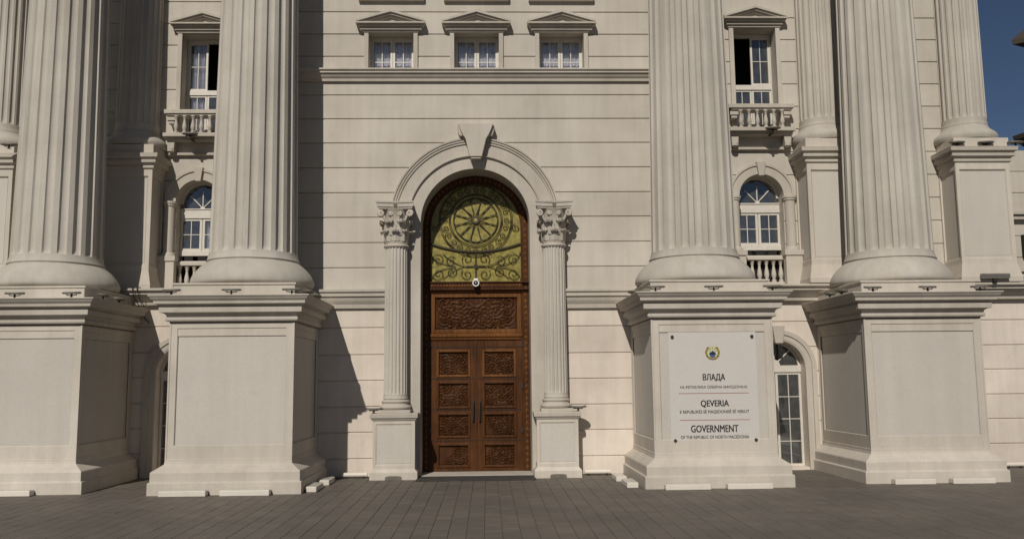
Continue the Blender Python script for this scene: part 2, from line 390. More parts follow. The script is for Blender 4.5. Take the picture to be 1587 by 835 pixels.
# ------------------------------------------------------------------ giant columns
def fluted(mb, cx, cy_, prof, nf, depth, zflute, per=8, fil=.13):
    """prof: (radius, z); flutes fade out below zflute"""
    L = []
    for r, z in prof:
        k = 0 if z <= zflute else min(1., sqrt(max(0, 1-(1-min(1, (z-zflute)/.13))**2)))
        ring = []
        for f in range(nf):
            a = 2*pi*f/nf; w = 2*pi/nf
            ring.append((cx+r*cos(a), cy_+r*sin(a), z))
            for q in range(per+1):
                s = q/per; aa = a+w*(fil+(1-fil)*s)
                if q == per: aa = a+w*.9999
                prof_d = sqrt(max(0, 1-(2*s-1)**2))
                edge = abs(2*s-1) > 1-(1-k)*.9
                rr = r-depth*k*prof_d
                if q < per: ring.append((cx+rr*cos(aa), cy_+rr*sin(aa), z))
        L.append(ring)
    return mb.loops(L)
def big_column(xc, yc, label):
    t = thing('fluted_column', (xc, yc, 4.03), label, 'column', 'giant fluted columns of the facade')
    b = MB().lathe([(1.14, 4.031), (1.22, 4.05), (1.255, 4.085), (1.262, 4.125), (1.25, 4.19), (1.215, 4.27), (1.165, 4.345), (1.10, 4.42), (1.03, 4.485), (.985, 4.52), (.955, 4.545), (.94, 4.55), (.935, 4.565), (.95, 4.575), (.955, 4.59), (.94, 4.60), (.5, 4.61)], xc, yc, 72)
    b.build('base', m_colm, t, smooth=True)
    zs = [4.595, 4.62, 4.66, 4.70, 4.74, 4.742, 4.752, 4.765, 4.785, 4.81, 4.84, 4.87, 5.6, 7, 9, 11, 13.5]
    pr = []
    for z in zs:
        r = .902-.0158*(z-4.6) + (.045*max(0, 1-(z-4.595)/.2)**2)
        pr.append((r, z))
    fluted(MB(), xc, yc, pr, 20, .058, 4.74, fil=.36).build('shaft', m_colm, t)
    return t
CYI, CYO = SYI+.05+1.255, SYO+.05+1.255
big_column(-4.61, CYI, 'giant fluted column on the blank pedestal just left of the door')
big_column(4.735, CYI, 'giant fluted column standing on the pedestal with the sign')
big_column(-8.88, CYO, 'giant fluted column on the pedestal at the left edge')
big_column(9.14, CYO, 'giant fluted column on the pedestal right of the sign')

# ------------------------------------------------------------------ upper engaged columns on their own pedestals
def upper_column(xc, lab_c, lab_p):
    hw, y0, yb = .645, (.50 if xc < 0 else .10), (SWL if xc < 0 else SWR)-.003
    x0, x1 = xc-hw, xc+hw
    t = thing('upper_pedestal', (xc, y0, 4.2), lab_p, 'pedestal', 'smaller pedestals standing on the ledge')
    MB().stack([(.08, 4.218), (.08, 4.34), (.07, 4.36), (.01, 4.62), (.005, 4.65)], x0, x1, y0, yb).build('base_moulding', m_ped, t, bevel=.006)
    die_part('die', t, x0, x1, y0, yb, 4.648, 7.05, (.09, .10, .12, .17, .18, .20), m_ped, dep=.02)
    MB().stack([(0, 7.03), (.03, 7.045), (.04, 7.06), (.04, 7.10), (.025, 7.105), (.04, 7.14), (.10, 7.17), (.105, 7.235), (.08, 7.24), (.10, 7.27), (.15, 7.29), (.155, 7.36), (.16, 7.385), (-.03, 7.41)],
               x0, x1, y0, yb).build('cornice', m_trim, t, bevel=.004)
    MB().stack([(0, 7.38), (0, 7.62)], x0-.01, x1+.01, y0-.02, yb).build('plinth', m_ped, t, bevel=.005)
    yc = y0+.66
    c = thing('engaged_column', (xc, yc, 7.62), lab_c, 'column', 'smaller columns engaged in the upper wall')
    MB().lathe([(.60, 7.621), (.69, 7.64), (.72, 7.70), (.715, 7.77), (.68, 7.83), (.62, 7.88), (.56, 7.93), (.525, 8.0), (.52, 8.02), (.50, 8.03), (.3, 8.04)], xc, yc, 48).build('base', m_colm, c, smooth=True)
    pr = [(.505-.004*(z-8)+.02*max(0, 1-(z-8.02)/.12)**2, z) for z in (8.025, 8.06, 8.1, 8.15, 8.2, 8.202, 8.215, 8.235, 8.27, 8.31, 8.34, 9.5, 11, 13.4)]
    fluted(MB(), xc, yc, pr, 20, .034, 8.2, per=6, fil=.3).build('shaft', m_colm, c)
upper_column(-8.10, 'shadowed smaller column between the two giant left columns', 'shadowed upper pedestal between the two giant left columns')
upper_column(-11.30, 'smaller fluted column at the left edge of the photo', 'upper pedestal at the left edge behind the giant column')
upper_column(8.42, 'smaller fluted column half hidden by the second giant column from the right', 'upper pedestal right of the right arched window')
upper_column(11.93, 'outermost smaller column standing against the blue sky', 'outermost upper pedestal at the right under the blue sky')

# ------------------------------------------------------------------ windows
def pane_grid(parent, x0, x1, z0, z1, y, cols, rows, fw=.05, bar=.018, frame_name='casement', split=None):
    f = MB()
    for (a, b, c, e) in ((x0, x0+fw, z0, z1), (x1-fw, x1, z0, z1), (x0+fw, x1-fw, z0, z0+fw), (x0+fw, x1-fw, z1-fw, z1)): f.box(a, b, y, y+.05, c, e)
    fo = f.build(frame_name, m_white, parent)
    ix0, ix1, iz0, iz1 = x0+fw, x1-fw, z0+fw, z1-fw
    for i in range(1, cols):
        x = ix0+(ix1-ix0)*i/cols; MB().box(x-bar/2, x+bar/2, y+.006, y+.035, iz0, iz1).build('glazing_bar', m_white, fo)
    for j in range(1, rows):
        z = iz0+(iz1-iz0)*(split or j/rows)
        MB().box(ix0, ix1, y+.008, y+.033, z-bar/2, z+bar/2).build('glazing_bar', m_white, fo)
    for i in range(cols):
        for j in range(rows):
            a, b = ix0+(ix1-ix0)*i/cols+bar/2, ix0+(ix1-ix0)*(i+1)/cols-bar/2
            ff = (0, split, 1) if split else [q/rows for q in range(rows+1)]
            c, e = iz0+(iz1-iz0)*ff[j]+(bar/2 if j else 0), iz0+(iz1-iz0)*ff[j+1]-(bar/2 if j < rows-1 else 0)
            yy = y+.022+random.uniform(-.002, .002); s = random.uniform(-.003, .003)
            MB().loops([[(a, yy+s, c), (b, yy-s, c), (b, yy+.004-s, c), (a, yy+.004+s, c)], [(a, yy-s, e), (b, yy+s, e), (b, yy+.004+s, e), (a, yy+.004-s, e)]]).build('pane', m_glass, fo)
    return fo
def curtain(parent, x0, x1, z0, z1, y, amp=.03, n=40):
    L = [[(x0+(x1-x0)*i/n, y+amp*sin(i*1.3)+amp*.5*sin(i*.7+1), z) for i in range(n+1)] for z in (z0, z1)]
    return MB().loops(L, cap=False, close=False).build('curtain', m_curt, parent, smooth=True)
def pediment(parent, xc, hw, y, z0, z1, mat=m_trim):
    """triangular pediment: bed moulding, raking cornices and sunk field"""
    h = .13
    b = MB(); b.box(xc-hw+.08, xc+hw-.08, y-.13, y+.02, z0-.05, z0+.02); b.box(xc-hw+.04, xc+hw-.04, y-.19, y+.02, z0+.021, z0+.06)
    b.box(xc-hw, xc+hw, y-.25, y+.02, z0+.061, z0+.10)
    b.build('bed_moulding', mat, parent, bevel=.006)
    zz = z0+.101; sl_ = (z1-.055-zz)/hw
    MB().prism([(xc-hw+.05, zz), (xc+hw-.05, zz), (xc, z1-.06)], y-.08, y+.02).build('pediment_field', mat, parent)
    for sgn in (-1, 1):
        r = MB()
        for (o, c1, c2) in ((.25, z1, z1-.055), (.20, z1-.056, z1-.10), (.14, z1-.101, z1-.14)):
            e1 = xc+sgn*min(hw, (c1-zz)/sl_); e2 = xc+sgn*(c2-zz)/sl_
            pl = [(xc, c1), (e1, max(zz+.0005, c1-sl_*hw)), (e2, zz+.0003), (xc, c2)]
            r.prism(pl, y-o, y+.01)
        r.build('raking_cornice', mat, parent)
def surround(parent, xc, hw, y, z0, z1, wd=.10, dep=.06):
    for s in (-1, 1):
        a, b = sorted((xc+s*hw, xc+s*(hw+wd)))
        MB().box(a, b, y-dep, y+.02, z0, z1).build('jamb', m_trim, parent, bevel=.005)
    MB().box(xc-hw-wd-.03, xc+hw+wd+.03, y-dep-.02, y+.02, z1+.001, z1+.09).build('lintel', m_trim, parent, bevel=.005)
for xc, lab in zip(WCX, ('leftmost of the three small pedimented windows above the door', 'middle one of the three small pedimented windows above the door', 'rightmost of the three small pedimented windows above the door')):
    t = thing('pedimented_window', (xc, 0, 9.2), lab, 'window', 'row of small windows above the entrance')
    surround(t, xc, .52, -.001, 9.20, 10.12)
    MB().box(xc-.52, xc+.52, .0, .45, 10.16, 10.22).build('soffit', m_trim, t)
    pediment(t, xc, .80, -.001, 10.215, 10.605)
    MB().box(xc-.52, xc+.52, .02, .50, 9.2, 9.24).build('sill', m_trim, t)
    f = MB().box(xc-.519, xc-.497, .34, .42, 9.245, 10.155).box(xc+.497, xc+.519, .34, .42, 9.245, 10.155).box(xc-.496, xc+.496, .34, .42, 10.10, 10.155).box(xc-.496, xc+.496, .34, .42, 9.245, 9.265)
    f.build('window_frame', m_white, t)
    for a, b in ((xc-.495, xc-.004), (xc+.004, xc+.495)): pane_grid(t, a, b, 9.267, 10.098, .35, 2, 2, fw=.05, bar=.02, split=.32)
    curtain(t, xc-.49, xc+.49, 9.25, 10.1, .46, .012, 60)
    s = thing('window_sill', (xc, 0, 10.86), 'sill of a window above the frame over the ' + ('left', 'middle', 'right')[WCX.index(xc)] + ' pediment', 'sill', 'sills above the pediments')
    MB().extrude_x([(.02, 10.89), (-.10, 10.89), (-.12, 10.94), (-.18, 10.97), (-.18, 11.05), (.02, 11.05)], xc-.76, xc+.76).build('sill_moulding', m_trim, s)

def bal_prof(z0, z1, r):
    h = z1-z0
    return [(r*.95, z0), (r*.95, z0+.10*h), (r*.55, z0+.13*h), (r*.62, z0+.17*h), (r*.95, z0+.28*h), (r, z0+.36*h), (r*.85, z0+.48*h), (r*.55, z0+.66*h), (r*.48, z0+.78*h), (r*.75, z0+.83*h), (r*.5, z0+.86*h), (r*.9, z0+.91*h), (r*.9, z1)]
def upper_window(xc, open_right, lab_w, lab_b, side):
    SW = SWL if side < 0 else SWR
    t = thing('pedimented_window', (xc, SW, 8.6), lab_w, 'window', 'tall windows above the little balconies')
    surround(t, xc, .52, SW-.001, 7.99, 10.62, wd=.11)
    pediment(t, xc, .78, SW-.001, 10.725, 11.11)
    MB().box(xc-.52, xc+.52, SW+.02, SW+.45, 10.60, 10.66).build('soffit', m_trim, t)
    MB().box(xc-.515, xc-.488, SW+.35, SW+.44, 8.0, 10.595).box(xc+.488, xc+.515, SW+.35, SW+.44, 8.0, 10.595).box(xc-.487, xc+.487, SW+.35, SW+.44, 10.52, 10.595)\
        .box(xc-.487, xc+.487, SW+.33, SW+.44, 9.17, 9.29).build('window_frame', m_white, t)
    y = SW+.36
    for s in (-1, 1):
        a, b = sorted((xc+s*.004, xc+s*.486))
        pane_grid(t, a, b, 8.02, 9.168, y, 2, 2, fw=.045, bar=.016)
        if (s == 1) == open_right:                         # this casement stands open: turned into the room on its jamb
            hx = xc+s*.486; L = .45
            f = MB()
            for (q0, q1, z0, z1) in ((0, .06, 9.292, 10.518), (L-.06, L, 9.292, 10.518), (.06, L-.06, 9.292, 9.35), (.06, L-.06, 10.46, 10.518), (L/2-.01, L/2+.01, 9.35, 10.46)):
                f.box(hx-.05*s if s > 0 else hx, hx if s > 0 else hx-.05*s, y+.09+q0, y+.09+q1, z0, z1)
            f.build('open_casement', m_white, t)
        else:
            pane_grid(t, a, b, 9.292, 10.518, y, 2, 2, fw=.048, bar=.016)
    if not open_right: pass
    if open_right: curtain(t, xc-.40, xc-.06, 8.0, 10.5, SW+.47)
    # balcony
    b = thing('balcony', (xc, SW, 7.6), lab_b, 'balcony', 'small balustraded balconies')
    yf = SW-.30
    MB().box(xc-.79, xc+.79, yf-.06, SW-.005, 8.50, 8.60).build('handrail', m_trim, b, bevel=.01)
    MB().box(xc-.72, xc+.72, yf-.02, SW-.005, 8.462, 8.498).build('rail_moulding', m_trim, b, bevel=.006)
    MB().box(xc-.79, xc+.79, yf-.085, SW-.005, 7.93, 8.02).build('floor_slab', m_trim, b, bevel=.008)
    MB().box(xc-.75, xc+.75, yf+.02, SW-.005, 7.86, 7.928).build('slab_moulding', m_trim, b, bevel=.006)
    for s in (-1, 1):
        x = xc+s*.64; MB().box(x-.10, x+.10, yf+.02, SW-.005, 8.35, 8.461).box(x-.07, x+.07, yf+.05, SW-.005, 8.28, 8.349).build('rail_bracket', m_trim, b, bevel=.006)
        MB().prism([(x-.07, 7.60), (x+.07, 7.60), (x+.09, 7.858), (x-.09, 7.858)], yf+.06, SW-.005).lathe([(.03, 7.57), (.075, 7.60), (.075, 7.68), (.03, 7.70)], x, yf+.1, 12).build('bracket', m_trim, b)
    lx = xc+(.20 if side > 0 else -.10)
    MB().box(lx-.03, lx+.03, yf-.27, yf+.1, 7.84, 7.858).build('lamp_arm', m_met2, b)
    MB().box(xc-.78, xc+.6, SW-.10, SW-.005, 7.54, 7.60).build('apron_moulding', m_trim, b, bevel=.006)
    bo = None
    for i in range(6):
        x = xc-.50+1.0*i/5
        if bo is None:
            x_first = x; bo = MB().lathe(bal_prof(8.021, 8.461, .054), x, yf-.015, 14).build('baluster', m_trim, b, smooth=True)
        else: inst(bo, 'baluster', b, (x-x_first, 0, 0))
upper_window(WLX, True, 'tall pedimented window left of the door, its right casement open and dark', 'balustraded balcony under the tall window on the left', -1)
upper_window(WRX, False, 'tall pedimented window at the right, its left casement open and dark', 'balustraded balcony under the tall window on the right', 1)

def arch_window(xc, label, lab_b):
    SW = SWL if xc < 0 else SWR
    t = thing('arched_window', (xc, SW, 4.3), label, 'window', 'arched windows of the side bays')
    MB().ring_profile(xc, AWZ, [(AWR, SW-.06), (AWR+.20, SW-.06), (AWR+.20, SW-.09), (AWR+.26, SW-.09), (AWR+.26, SW+.01), (AWR, SW+.01)], 0, pi, 36).build('archivolt', m_trim, t, bevel=.004)
    MB().prism([(xc-.065, AWZ+AWR-.05), (xc+.065, AWZ+AWR-.05), (xc+.11, AWZ+AWR+.29), (xc-.11, AWZ+AWR+.29)], SW-.14, SW+.01).build('keystone', m_trim, t, bevel=.008)
    for s in (-1, 1):
        x = xc+s*(AWR+.14)
        MB().lathe([(.125, 5.10), (.125, 6.30)], x, SW-.03, 20).build('side_column', m_trim, t, smooth=True)
        MB().lathe([(.13, 6.28), (.15, 6.30), (.15, 6.33), (.17, 6.35), (.17, 6.405)], x, SW-.03, 20).build('capital', m_trim, t)
        MB().lathe([(.17, 5.08), (.17, 5.12), (.15, 5.15), (.13, 5.17)], x, SW-.03, 20).build('column_base', m_trim, t, smooth=True)
        MB().box(x-.20, x+.20, SW-.20, SW-.005, 4.20, 4.95).box(x-.23, x+.23, SW-.23, SW-.006, 4.951, 5.075).build('side_post', m_trim, t, bevel=.008)
    y = SW+.32
    for s in (-1, 1):
        a, b = sorted((xc+s*.006, xc+s*(AWR-.006)))
        pane_grid(t, a, b, 5.27, 6.06, y, 2, 2, fw=.055)
    MB().box(xc-AWR+.002, xc+AWR-.002, y-.03, y+.05, 6.062, 6.27).box(xc-AWR+.002, xc+AWR-.002, y-.05, y+.05, 6.272, 6.30).build('transom', m_white, t, bevel=.004)
    MB().box(xc-AWR+.002, xc+AWR-.002, y-.03, y+.05, 5.14, 5.268).build('bottom_rail', m_white, t, bevel=.004)
    MB().box(xc-AWR+.002, xc+AWR-.002, y-.06, y+.05, 4.95, 5.01).build('sill', m_white, t)
    for q in (-.3, .02, .32): MB().box(xc+q-.10, xc+q+.10, y-.02, y+.02, 5.02, 5.13).build('vent', m_dark, t)
    n = 18
    poly = [(xc+(AWR-.03)*cos(pi*i/n), 6.42+(AWR-.03)*sin(pi*i/n)) for i in range(n+1)]
    poly = [(xc+AWR-.03, 6.302)]+poly+[(xc-AWR+.03, 6.302)]
    MB().prism(poly, y+.015, y+.02).build('fanlight_pane', m_glass, t)
    MB().ring_profile(xc, 6.42, [(AWR-.06, y-.01), (AWR-.003, y-.01), (AWR-.003, y+.04), (AWR-.06, y+.04)], 0, pi, 30).build('fanlight_frame', m_white, t)
    for a in (pi/4, pi/2, 3*pi/4):
        MB().tube([(xc+.05*cos(a), y, 6.31+.05*sin(a)), (xc+.42*cos(a), y, 6.32+.42*sin(a))], .015, 6).build('fanlight_bar', m_white, t)
    MB().lathe([(0.001, y-.012), (.055, y-.012), (.055, y+.01)], 0, 0, 14).v
    MB().arc_prism(xc, 6.303, .001, .055, y-.02, y+.012, 0, pi, 10).build('fanlight_hub', m_white, t)
    if xc < 0: curtain(t, xc-.12, xc+.5, 5.1, 6.0, SW+.48)
    b = thing('balustrade', (xc, SW, 4.2), lab_b, 'balustrade', 'balustrades of the arched windows')
    yb = SW+.10
    MB().box(xc-AWR+.003, xc+AWR-.003, yb-.10, yb+.10, 4.87, 4.955).build('handrail', m_trim, b, bevel=.01)
    MB().box(xc-AWR+.003, xc+AWR-.003, yb-.09, yb+.09, 4.221, 4.34).build('bottom_rail', m_trim, b, bevel=.008)
    bo = None
    for i in range(6):
        x = xc-.43+.86*i/5
        if bo is None: xf = x; bo = MB().lathe(bal_prof(4.341, 4.869, .06), x, yb, 14).build('baluster', m_trim, b, smooth=True)
        else: inst(bo, 'baluster', b, (x-xf, 0, 0))
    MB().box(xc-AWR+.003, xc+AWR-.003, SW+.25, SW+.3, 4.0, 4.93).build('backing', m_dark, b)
arch_window(WLX, 'arched window left of the door, half hidden by the giant column', 'stone balustrade below the left arched window')
arch_window(WRX, 'arched window right of the door under the right balcony', 'stone balustrade below the right arched window')

def arch_door(xc, label):
    t = thing('arched_doorway', (xc, BW, 0), label, 'door', 'arched glass doors at ground level')
    MB().ring_profile(xc, LAZ, [(LAR, BW-.03), (LAR+.05, BW-.05), (LAR+.14, BW-.05), (LAR+.15, BW-.08), (LAR+.25, BW-.08), (LAR+.25, BW+.01), (LAR, BW+.01)], 0, pi, 40).build('archivolt', m_trim, t, bevel=.004)
    for s in (-1, 1):
        def bx(o0, o1, dp): a, b = sorted((xc+s*(LAR+o0), xc+s*(LAR+o1))); return a, b, BW-dp, BW+.01, 0, LAZ-.001
        MB().box(*bx(.0, .14, .05)).box(*bx(.141, .25, .08)).build('jamb', m_trim, t, bevel=.005)
    MB().prism([(xc-.09, LAZ+LAR-.06), (xc+.09, LAZ+LAR-.06), (xc+.14, LAZ+LAR+.34), (xc-.14, LAZ+LAR+.34)], BW-.17, BW+.01).build('keystone', m_trim, t, bevel=.01)
    y = BW+.28
    for s in (-1, 1):
        a, b = sorted((xc+s*.01, xc+s*(LAR-.01)))
        pane_grid(t, a, b, .06, 2.20, y, 2, 4, fw=.055, frame_name='door_leaf')
    MB().box(xc-LAR+.004, xc+LAR-.004, y-.03, y+.06, 2.202, 2.36).build('transom', m_white, t, bevel=.004)
    MB().box(xc-LAR, xc+LAR, BW-.02, y+.1, -.005, .058).build('threshold', m_base, t)
    n = 18
    poly = [(xc+LAR-.02, 2.362)]+[(xc+(LAR-.02)*cos(pi*i/n), 2.38+(LAR-.09)*sin(pi*i/n)) for i in range(n+1)]+[(xc-LAR+.02, 2.362)]
    MB().prism(poly, y+.015, y+.02).build('fanlight_pane', m_glass, t)
    MB().ring_profile(xc, LAZ, [(LAR-.06, y-.01), (LAR-.003, y-.01), (LAR-.003, y+.04), (LAR-.06, y+.04)], .1, pi-.1, 30).build('fanlight_frame', m_white, t)
    for a in (pi/4, pi/2, 3*pi/4): MB().tube([(xc+.1*cos(a), y, 2.36+.1*sin(a)), (xc+.53*cos(a), y, 2.36+.50*sin(a))], .016, 6).build('fanlight_bar', m_white, t)
    MB().arc_prism(xc, 2.362, .001, .13, y-.02, y+.012, 0, pi, 12).build('fanlight_hub', m_white, t)
arch_door(LLX, 'arched door in the shade between the two left pedestals')
arch_door(LRX, 'arched glass door with white glazing bars right of the sign')

# ------------------------------------------------------------------ entrance portal
por = thing('entrance_portal', (PX, 0, 0), 'stone arch with keystone framing the tall wooden entrance door', 'doorway')
def jamb_arch(r0, r1, y0, y1, name, mat, z0=0.):
    mb = MB(); L = []
    pts = [(-1, z0)]
    n = 48
    path = [(pi, z0)] + [(pi, D_Z)] + [(pi-pi*i/n, None) for i in range(1, n)] + [(0, D_Z), (0, z0)]
    for a, z in path:
        c = cos(a)
        if z is None: p = [(PX+r*cos(a), D_Z+r*sin(a)) for r in (r0, r1)]
        else: p = [(PX+r*c, z) for r in (r0, r1)]
        L.append([(p[0][0], y0, p[0][1]), (p[1][0], y0, p[1][1]), (p[1][0], y1, p[1][1]), (p[0][0], y1, p[0][1])])
    return mb.loops(L).build(name, mat, por)
jamb_arch(D_R, 1.52, -.05, .80, 'jamb', m_trim)
zs_ = 6.03; a_s = math.asin((zs_-D_Z)/1.72)
MB().ring_profile(PX, D_Z, [(1.505, -.03), (1.515, -.11), (1.535, -.115), (1.545, -.09), (1.80, -.09), (1.805, -.12), (1.835, -.125), (1.845, -.105), (1.855, -.14), (1.885, -.145), (1.895, -.12), (1.905, -.16), (1.94, -.165), (1.945, .01), (1.505, .01)],
                a_s, pi-a_s, 72).build('archivolt', m_trim, por)
ks = MB(); kx = PX+.025
ks.prism([(kx-.135, 7.10), (kx+.135, 7.10), (kx+.235, 7.52), (kx+.29, 7.60), (kx+.345, 7.72), (kx+.40, 7.87), (kx-.40, 7.87), (kx-.345, 7.72), (kx-.29, 7.60), (kx-.235, 7.52)], -.34, .005)
ks.build('keystone', m_trim, por, bevel=.01)
MB().prism([(kx-.10, 7.06), (kx+.10, 7.06), (kx+.125, 7.099), (kx-.125, 7.099)], -.31, .005).build('keystone_foot', m_trim, por)
MB().prism([(kx-.37, 7.60), (kx+.37, 7.60), (kx+.41, 7.70), (kx+.43, 7.85), (kx-.43, 7.85), (kx-.41, 7.70)], -.25, .004).build('keystone_ears', m_trim, por, bevel=.01)

def half_column(s):
    xc = PX+s*1.76; side = 'left' if s < 0 else 'right'
    t = thing('entrance_column', (xc, -.2, 0), 'slender fluted half column with leafy capital at the %s of the door' % side, 'column', 'pair of slender columns flanking the door')
    y0 = -.55; yc = -.22
    MB().stack([(.06, -.005), (.06, .15), (.05, .17), (.012, .21), (.0, .23)], xc-.45, xc+.45, y0, -.052 if False else .0-.001).build('pedestal_base', m_ped, t, bevel=.006)
    die_part('pedestal_die', t, xc-.45, xc+.45, y0, -.001, .229, 1.245, (.06, .08, .075, .095, .07, .085), m_ped, dep=.01, panels=False)
    MB().box(xc-.36, xc+.36, y0+.012, y0+.04, .34, 1.145).build('panel', m_panel, t)
    MB().stack([(0, 1.243), (.02, 1.25), (.035, 1.285), (.06, 1.30), (.065, 1.385), (.05, 1.40)], xc-.45, xc+.45, y0, -.001).build('pedestal_cap', m_trim, t, bevel=.004)
    MB().prism([(xc-.18, 0), (xc-.17, .07), (xc-.10, .085), (xc+.10, .085), (xc+.17, .07), (xc+.18, 0)], y0-.075, y0-.055).build('vent_cover', m_met, t)
    MB().box(xc-.35, xc+.35, yc-.36, -.051, 1.401, 1.47).build('plinth', m_trim, t, bevel=.006)
    MB().lathe([(.28, 1.471), (.335, 1.485), (.35, 1.52), (.335, 1.555), (.295, 1.57), (.285, 1.60), (.295, 1.62), (.31, 1.64), (.30, 1.665), (.265, 1.68), (.25, 1.71), (.1, 1.715)], xc, yc, 40).build('base', m_trim, t, smooth=True)
    pr = [(.262-.0035*(z-1.7)+.012*max(0, 1-(z-1.7)/.06), z) for z in (1.70, 1.73, 1.76, 1.80, 1.802, 1.81, 1.83, 1.87, 1.93, 3, 4.2, 5.02)]
    fluted(MB(), xc, yc, pr, 20, .024, 1.80, per=5, fil=.28).build('shaft', m_colm, t)
    MB().lathe([(.25, 5.021), (.27, 5.03), (.285, 5.06), (.27, 5.09), (.25, 5.10), (.262, 5.12), (.25, 5.14)], xc, yc, 36).build('necking', m_trim, t, smooth=True)
    cap = MB().lathe([(.235, 5.141), (.235, 5.25), (.245, 5.45), (.27, 5.65), (.32, 5.80), (.36, 5.86)], xc, yc, 32).build('capital', m_trim, t, smooth=True)
    ab = []
    for z, o in ((5.862, .0), (5.90, .01), (5.905, .03), (5.985, .035), (5.99, .055), (6.025, .06)):
        ring = []
        for q in range(4):
            for i in range(8):
                f = -1+2*i/8; hw = .37+o; c = hw-.055*(1-f*f)
                p = {0: (f*hw, -c), 1: (c, f*hw), 2: (-f*hw, c), 3: (-c, -f*hw)}[q]; ring.append((xc+p[0], yc+p[1], z))
        ab.append(ring)
    MB().loops(ab).build('abacus', m_trim, t)
    MB().lathe([(.001, 0), (.001, 0)], 0, 0, 3).v
    ros = MB()
    for k in range(7):
        a = 2*pi*k/6; rx = .03 if k < 6 else 0
        x, z = xc+rx*1.1*cos(a), 5.955+rx*1.1*sin(a)
        ros.add([(x+.022*cos(2*pi*i/6), yc-.345-.0, z+.022*sin(2*pi*i/6)) for i in range(6)]+[(x, yc-.395, z)], [(i, (i+1) % 6, 6) for i in range(6)])
    ros.build('rosette', m_trim, t)
    # acanthus leaves: curved tongues that leave the bell, with lobed edges, and curl over at the tip
    def leaf(a, z0, h, w, r0, curl):
        mb = MB(); n = 10; L = []
        for i in range(n+1):
            f = i/n
            if f < .78: rr = r0+.055*f*f+.012; z = z0+h*f
            else:
                g_ = (f-.78)/.22; rr = r0+.055*.61+.012+curl*sin(g_*pi*.65); z = z0+h*(.78+.16*sin(g_*pi)-.10*g_)
            ww = w*(.75+.45*sin(min(1, f*1.15)*pi)**1)*(1-.45*f**3)*(1+.16*cos(f*n*pi*.66))
            row = []
            for q in range(7):
                e = -1+2*q/6; rq = rr-.020*abs(e)**1.5-.016*(1-abs(abs(e)-.5)*2)*(0 if q == 3 else 1)
                aa = a+e*ww/(2*max(r0, .2))
                row.append((xc+rq*cos(aa), yc+rq*sin(aa), z-.02*abs(e)*(f > .5)))
            L.append(row)
        mb.loops(L, cap=False, close=False)
        o = mb.build('acanthus_leaf', m_trim, cap, smooth=True)
        sd = o.modifiers.new('thickness', 'SOLIDIFY'); sd.thickness = .014
    for k in range(8): leaf(-pi/2+2*pi*k/8 if sin(-pi/2+2*pi*k/8) < .5 else -pi/2, 5.145, .31, .235, .245, .085) if sin(-pi/2+2*pi*k/8) < .5 else None
    for k in range(8):
        a = -pi/2+2*pi*(k+.5)/8
        if sin(a) < .5: leaf(a, 5.28, .40, .225, .255, .11)
    for sx in (-1, 1):                                  # corner volutes
        for (ax, ay, R_) in ((sx*.34, -.34, .07), (sx*.10, -.30, .042)):
            pts = []
            for i in range(26):
                f = i/25; r = R_*(1-.75*f); an = pi/2-sx*0-f*3.4*pi*(sx)
                pts.append((xc+ax*.92+r*cos(an)*(1 if True else 1), yc+ay*.95-.02*f, 5.765+r*sin(an)))
            MB().tube([(xc+ax*.45, yc+ay*.75, 5.50), (xc+ax*.7, yc+ay*.86, 5.66)]+pts, [.030]*2+[.032-.012*i/25 for i in range(26)], 6).build('volute', m_trim, cap, smooth=True)
half_column(-1); half_column(1)

# ------------------------------------------------------------------ the wooden door
DY = .68                                     # face of the door frame
door = thing('entrance_doorway', (PX, DY, 0), 'tall carved brown wooden double door under the yellow fanlight', 'door')
def carve(mb, x0, x1, z0, z1, y, amp, seed, nx_=46, nz_=36, mirror=False):
    rnd = random.Random(seed); w, h = x1-x0, z1-z0
    cs = []
    for _ in range(16):
        cs.append((rnd.uniform(.08, .92), rnd.uniform(.1, .9), rnd.choice((-1, 1)), rnd.uniform(0, 6), rnd.choice((0, 1, 1, 2, 3))))
    asp = w/h
    rows = []
    for j in range(nz_+1):
        row = []
        for i in range(nx_+1):
            u, v = i/nx_, j/nz_
            uu = min(u, 1-u)*1.0 if mirror else u
            best = 0; wsum = 0
            for (cx, cz, sg, ph, nn) in cs:
                ccx = cx*.5 if mirror else cx
                dx, dz = (uu-ccx)*asp, v-cz; r = sqrt(dx*dx+dz*dz); th = atan2(dz, dx)
                k = math.exp(-(r/.17)**2)
                best += k*sin(sg*(nn+2)*th+r*46+ph); wsum += k
            hgt = .5+.5*best/max(.35, wsum)
            hgt = max(0, min(1, (hgt-.25)*1.7))
            e = min(u, 1-u)*w; f = min(v, 1-v)*h; edge = min(1, min(e, f)/.025)
            row.append((x0+w*u, y-amp*hgt*edge, z0+h*v))
        rows.append(row)
    return mb.loops(rows, cap=False, close=False)
fr = MB()
IR = 1.085                                   # clear half width inside the carved frame
def frame_sweep(r0, r1, y0, y1, name, mat, zlow=0.):
    L = []; n = 40
    path = [(pi, zlow), (pi, D_Z)]+[(pi-pi*i/n, None) for i in range(1, n)]+[(0, D_Z), (0, zlow)]
    for a, z in path:
        p = [(PX+r*cos(a), D_Z+r*sin(a)) if z is None else (PX+r*cos(a), z) for r in (r0, r1)]
        L.append([(p[0][0], y0, p[0][1]), (p[1][0], y0, p[1][1]), (p[1][0], y1, p[1][1]), (p[0][0], y1, p[0][1])])
    return MB().loops(L).build(name, mat, door)
frame_sweep(IR, D_R-.002, DY, DY+.11, 'door_frame', m_wood)
frame_sweep(IR-.03, IR-.001, DY+.025, DY+.11, 'inner_bead', m_wood2)
bd = MB()                                    # carved knots along the frame
